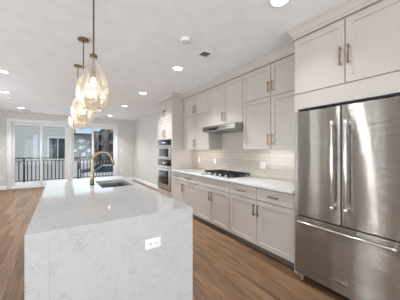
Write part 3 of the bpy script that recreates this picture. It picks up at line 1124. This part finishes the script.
# ------------------------------------------------------------------ pendants
def pendant(x, y, lab):
    t = thing('pendant_light', lab, 'pendant light', (x, y, ZC), 'pendants over the island')
    MB().cyl((x, y, ZC - .0005), (x, y, ZC - .022), .062, n=32, bev=.004).build('canopy', M['brass'], t)
    MB().cyl((x, y, ZC - .020), (x, y, 2.155), .0065, n=14).build('rod', M['brass'], t)
    MB().cyl((x, y, 2.142), (x, y, 2.165), .032, .028, n=24, bev=.004).build('cap', M['brass'], t)
    s = MB().cyl((x, y, 2.143), (x, y, 2.04), .006, n=12).cyl((x, y, 2.045), (x, y, 1.975), .0175, .0185, n=20, bev=.003)
    s.build('socket', M['brass'], t)
    prof = [(.021, 2.148), (.022, 2.135), (.030, 2.115), (.044, 2.085), (.064, 2.045), (.086, 2.00), (.106, 1.955), (.122, 1.91), (.131, 1.865), (.132, 1.825), (.124, 1.785), (.108, 1.75), (.088, 1.722), (.066, 1.70)]
    fine = []
    for (a, c) in zip(prof, prof[1:]):
        for k in range(3):
            s_ = k / 3
            fine.append((a[0] + (c[0] - a[0]) * s_, a[1] + (c[1] - a[1]) * s_))
    fine.append(prof[-1])

    def wob(a, z, r):
        h = min(1, max(0, (2.12 - z) / .15))
        return 1 + h * (.05 * math.sin(9 * a + 9 * (2.1 - z)) + .03 * math.sin(5 * a - 14 * z) + .012 * math.sin(13 * a + 30 * z))
    sh = MB().lathe(x, y, fine, 96, wob, close=False).build('glass_shade', M['amber'], t, smooth=180)
    md = sh.modifiers.new('thickness', 'SOLIDIFY')
    md.thickness = .004
    MB().lathe(x, y, [(.013, 1.976), (.014, 1.965), (.019, 1.95), (.023, 1.935), (.023, 1.92), (.017, 1.905), (.008, 1.899), (0, 1.898)], 24).build('bulb', M['bulb'], t)
    d = bpy.data.lights.new('pendant_lamp', 'POINT')
    d.energy = BULB_W
    d.color = (1, .86, .66)
    d.shadow_soft_size = .04
    o = bpy.data.objects.new('pendant_lamp', d)
    o.location = (0, 0, 1.80 - ZC)
    COL.objects.link(o)
    o.parent = t
    return t


p1 = pendant(.228, 1.97, 'champagne glass teardrop pendant hanging in front of the other two pendants')
for y, lab in ((2.93, 'champagne glass teardrop pendant hanging second of three over the island'), (3.90, 'champagne glass teardrop pendant hanging over the far end of the island')):
    q = dup(p1, (.228, y, ZC), lab)
    lamp_ = next(c for c in p1.children if c.type == 'LIGHT').copy()
    COL.objects.link(lamp_)
    lamp_.parent = q

# ------------------------------------------------------------------ outside: balcony
struct(MB().box(XL - .1, XR + .1, YF + .162, 11.40, -.10, .02).build('balcony_floor', M['deck']))
t = thing('balcony_railing', 'black metal balcony railing beyond the patio doors', 'railing', (0, 11.30, .02))
RX0, RX1 = -3.2, 2.8
MB().box(RX0, RX1, 11.27, 11.33, 1.005, 1.045, .004).box(RX0, RX1, 11.285, 11.315, .90, .925).box(RX0, RX1, 11.285, 11.315, .09, .12).build('rail', M['rail'], t)
for x in (RX0, -1.27, .66, RX1):
    MB().box(x - .03, x + .03, 11.27, 11.33, .021, 1.005).box(x - .05, x + .05, 11.25, 11.35, .0205, .032).build('post', M['rail'], t)
k = 0
x = RX0 + .12
while x < RX1 - .05:
    if min(abs(x - p) for p in (-1.27, .66)) > .045:
        MB().box(x - .017, x + .017, 11.29, 11.31, .12, .90).build('baluster', M['rail'], t)
    x += .137

# ------------------------------------------------------------------ outside: street and buildings
GZ = -1.3
struct(MB().box(-60, 90, 11.6, 130, GZ - .2, GZ).build('street', M['asphalt']))


def siding(mb, x0, x1, y, z0, z1, lap=.16):
    z = z0
    while z < z1 - 1e-6:
        h = min(lap, z1 - z)
        mb.prism([(y - .06, z), (y - .004, z + h), (y + .05, z + h), (y + .05, z)], 0, x0, x1)
        z += lap
    return mb


# neighbouring house with lap siding facing the balcony
t = thing('siding_house', 'grey lap-sided neighbouring house behind the balcony railing', 'house', (-4, 18.5, GZ))
NX = .62
MB().box(-12, NX, 17.05, 24, GZ + .001, 6.2).build('body', M['siding'], t)
siding(MB(), -12, -.74, 17.0, GZ + .001, 6.2).build('siding_panel', M['siding'], t)
siding(siding(MB(), -.74, .34, 17.0, GZ + .001, .72), -.74, .34, 17.0, 2.22, 6.2).build('siding_panel', M['siding'], t)
siding(MB(), .34, NX, 17.0, GZ + .001, 6.2).build('siding_panel', M['siding'], t)
w = MB().box(-.74, -.64, 16.94, 17.05, .72, 2.22).box(-.64, .34, 16.94, 17.05, 2.14, 2.22).box(.28, .34, 16.94, 17.05, .72, 2.14).box(-.64, .28, 16.94, 17.05, .72, .79).box(-.20, -.15, 16.96, 17.05, .79, 2.14).build('window', M['sidingtrim'], t)
MB().box(-.64, .28, 17.0, 17.045, .79, 2.14).build('pane', M['darkpane'], w)
MB().box(-1.475, -1.225, 16.90, 17.04, GZ + .001, 2.35).build('corner_board', M['sidingtrim'], t)  # plain pale upright strip set on the siding
MB().prism([(16.6, 6.2), (24.4, 6.2), (20.5, 8.6)], 0, -12.3, NX + .3).build('roof', M['roof'], t)


def windows(t, face_y, x_list, z_list, w, h, m, frame):
    for x in x_list:
        for z in z_list:
            f = MB().box(x - w / 2 - .08, x + w / 2 + .08, face_y - .06, face_y + .02, z - .08, z + h + .08).build('window', frame, t)
            MB().box(x - w / 2, x + w / 2, face_y - .07, face_y - .05, z, z + h).build('pane', m, f)


t = thing('apartment_building', 'grey-green apartment block with small pale windows beyond the street', 'building', (4, 62, GZ))
MB().box(-6, 6.9, 60, 72, GZ + .001, 5.0).build('wall', M['aptwall'], t)
MB().box(-6.3, 7.1, 59.7, 72.3, 5.0, 5.5).build('roof', M['roof'], t)
windows(t, 60, (1.3, 4.0, 4.75), (-.1, 1.55, 3.3), .7, .8, M['palepane'], M['aptwall'])
MB().box(2.6, 3.0, 60.5, 61, 5.5, 7.0).build('chimney', M['brick'], t)
windows(t, 60, (2.9, 5.9), (.9,), .7, .7, M['palepane'], M['aptwall'])

# row of townhouses stepping nearer along the street
TH_ = ((6.2, 46, 4.6, 'brick2', 'pale grey townhouse at the far end of the street row'),
       (8.2, 42, 4.6, 'brick', 'dark brick townhouse second from the far end of the street row'),
       (9.8, 38, 4.8, 'brick2', 'grey brick townhouse third from the far end of the street row'),
       (11.4, 34, 5.1, 'brick', 'dark brick townhouse closest to the balcony in the street row'))
TH_ = ((4.95, 44.0, 4.35, 'brick2', 'pale grey townhouse beside the apartment block'),
       (5.75, 40.0, 4.55, 'brick', 'dark brick townhouse beside the pale grey one'),
       (6.45, 36.0, 4.75, 'brick2', 'grey brick townhouse between two dark brick ones'),
       (6.9, 32.0, 4.95, 'brick', 'dark brick townhouse standing closest along the street'))
for (x, y, zt_, mm, lab) in TH_:
    t = thing('townhouse', lab, 'house', (x + 4, y - 2, GZ), 'street townhouses')
    MB().box(x, x + 8, y - 3.9, y - .1, GZ + .001, zt_).build('wall', M[mm], t)
    MB().box(x - .15, x + 8.1, y - 3.9, y - .1, zt_, zt_ + .22).build('roof', M['roof'], t)
    # street side faces -x
    for yy in (y - 3.2, y - 2.0, y - .9):
        for z in (-.6, 1.2, 2.9):
            f = MB().box(x - .05, x + .02, yy - .42, yy + .42, z - .08, z + 1.12).build('window', M['sidingtrim'] if mm == 'brick' else M['roof'], t)
            MB().box(x - .06, x - .04, yy - .34, yy + .34, z, z + 1.04).build('pane', M['darkpane'], f)
    for xx in (x + .9, x + 2.3, x + 3.7):
        for z in (-.6, 1.2, 2.9):
            f = MB().box(xx - .42, xx + .42, y - 3.95, y - 3.88, z - .08, z + 1.12).build('window', M['sidingtrim'] if mm == 'brick' else M['roof'], t)
            MB().box(xx - .34, xx + .34, y - 3.96, y - 3.94, z, z + 1.04).build('pane', M['darkpane'], f)


def tree(x, y, h, lab, seed):
    rnd = random.Random(seed)
    t = thing('bare_tree', lab, 'tree', (x, y, GZ), 'bare street trees')
    tr = MB()
    tr.tube([(x, y, GZ + .001), (x + .04, y, GZ + h * .25), (x - .03, y + .02, GZ + h * .5)], [.13, .10, .07], 8)
    tr.build('trunk', M['bark'], t)
    br = MB()

    def grow(p, d, l, r, n):
        q = p + d * l
        m_ = p + d * l * .5 + Vector((rnd.uniform(-.06, .06), rnd.uniform(-.06, .06), 0)) * l
        br.tube([p, m_, q], [r, r * .8, r * .6], 5)
        if n:
            for _ in range(3):
                e_ = (d + Vector((rnd.uniform(-.7, .7), rnd.uniform(-.7, .7), rnd.uniform(-.1, .5)))).normalized()
                grow(q, e_, l * rnd.uniform(.6, .8), r * .55, n - 1)
    for _ in range(5):
        grow(Vector((x - .03, y + .02, GZ + h * rnd.uniform(.3, .48))), Vector((rnd.uniform(-.7, .7), rnd.uniform(-.7, .7), .9)).normalized(), h * .2, .045, 3)
    br.build('branches', M['bark'], t)


tree(3.55, 27, 5.0, 'bare tree standing in front of the apartment block', 3)
tree(5.3, 26, 4.6, 'bare tree standing in front of the townhouses', 5)
tree(2.2, 34, 5.2, 'bare tree standing beside the siding house corner', 9)


def car(x, y, rgb, lab, rot=0):
    t = thing('parked_car', lab, 'car', (x, y, GZ), 'parked cars')
    paint = mat('car_paint', rgb, .25, coat=.5)
    side = [(-2.1, .35), (-2.15, .62), (-2.0, .82), (-1.15, .92), (1.35, .92), (2.05, .82), (2.2, .6), (2.15, .35)]
    MB().prism([(x + a, GZ + z) for a, z in side], 1, y - .85, y + .85, .06).build('body', paint, t)
    cab_ = [(-1.25, .90), (-.6, 1.42), (.75, 1.42), (1.5, .90)]
    MB().prism([(x + a, GZ + z) for a, z in cab_], 1, y - .74, y + .74, .05).build('window_band', M['darkpane'], t)
    MB().box(x - .62, x + .78, y - .70, y + .70, GZ + 1.40, GZ + 1.45, .02).build('roof', paint, t)
    for a in (-1.35, 1.35):
        for s in (-.80, .80):
            w_ = MB().cyl((x + a, y + s - .1, GZ + .335), (x + a, y + s + .1, GZ + .335), .33, n=20, bev=.03).build('wheel', M['rubber'], t)
            MB().cyl((x + a, y + s - .105, GZ + .335), (x + a, y + s + .105, GZ + .335), .2, n=16).build('hubcap', M['steel_plain'], w_)


car(3.7, 23.0, (58, 62, 72), 'dark blue-grey car parked in the street behind the siding house corner')
car(3.4, 18.8, (196, 200, 206), 'white car parked just past the balcony railing')
car(9.0, 23.5, (70, 84, 104), 'slate blue car parked in front of the townhouses')
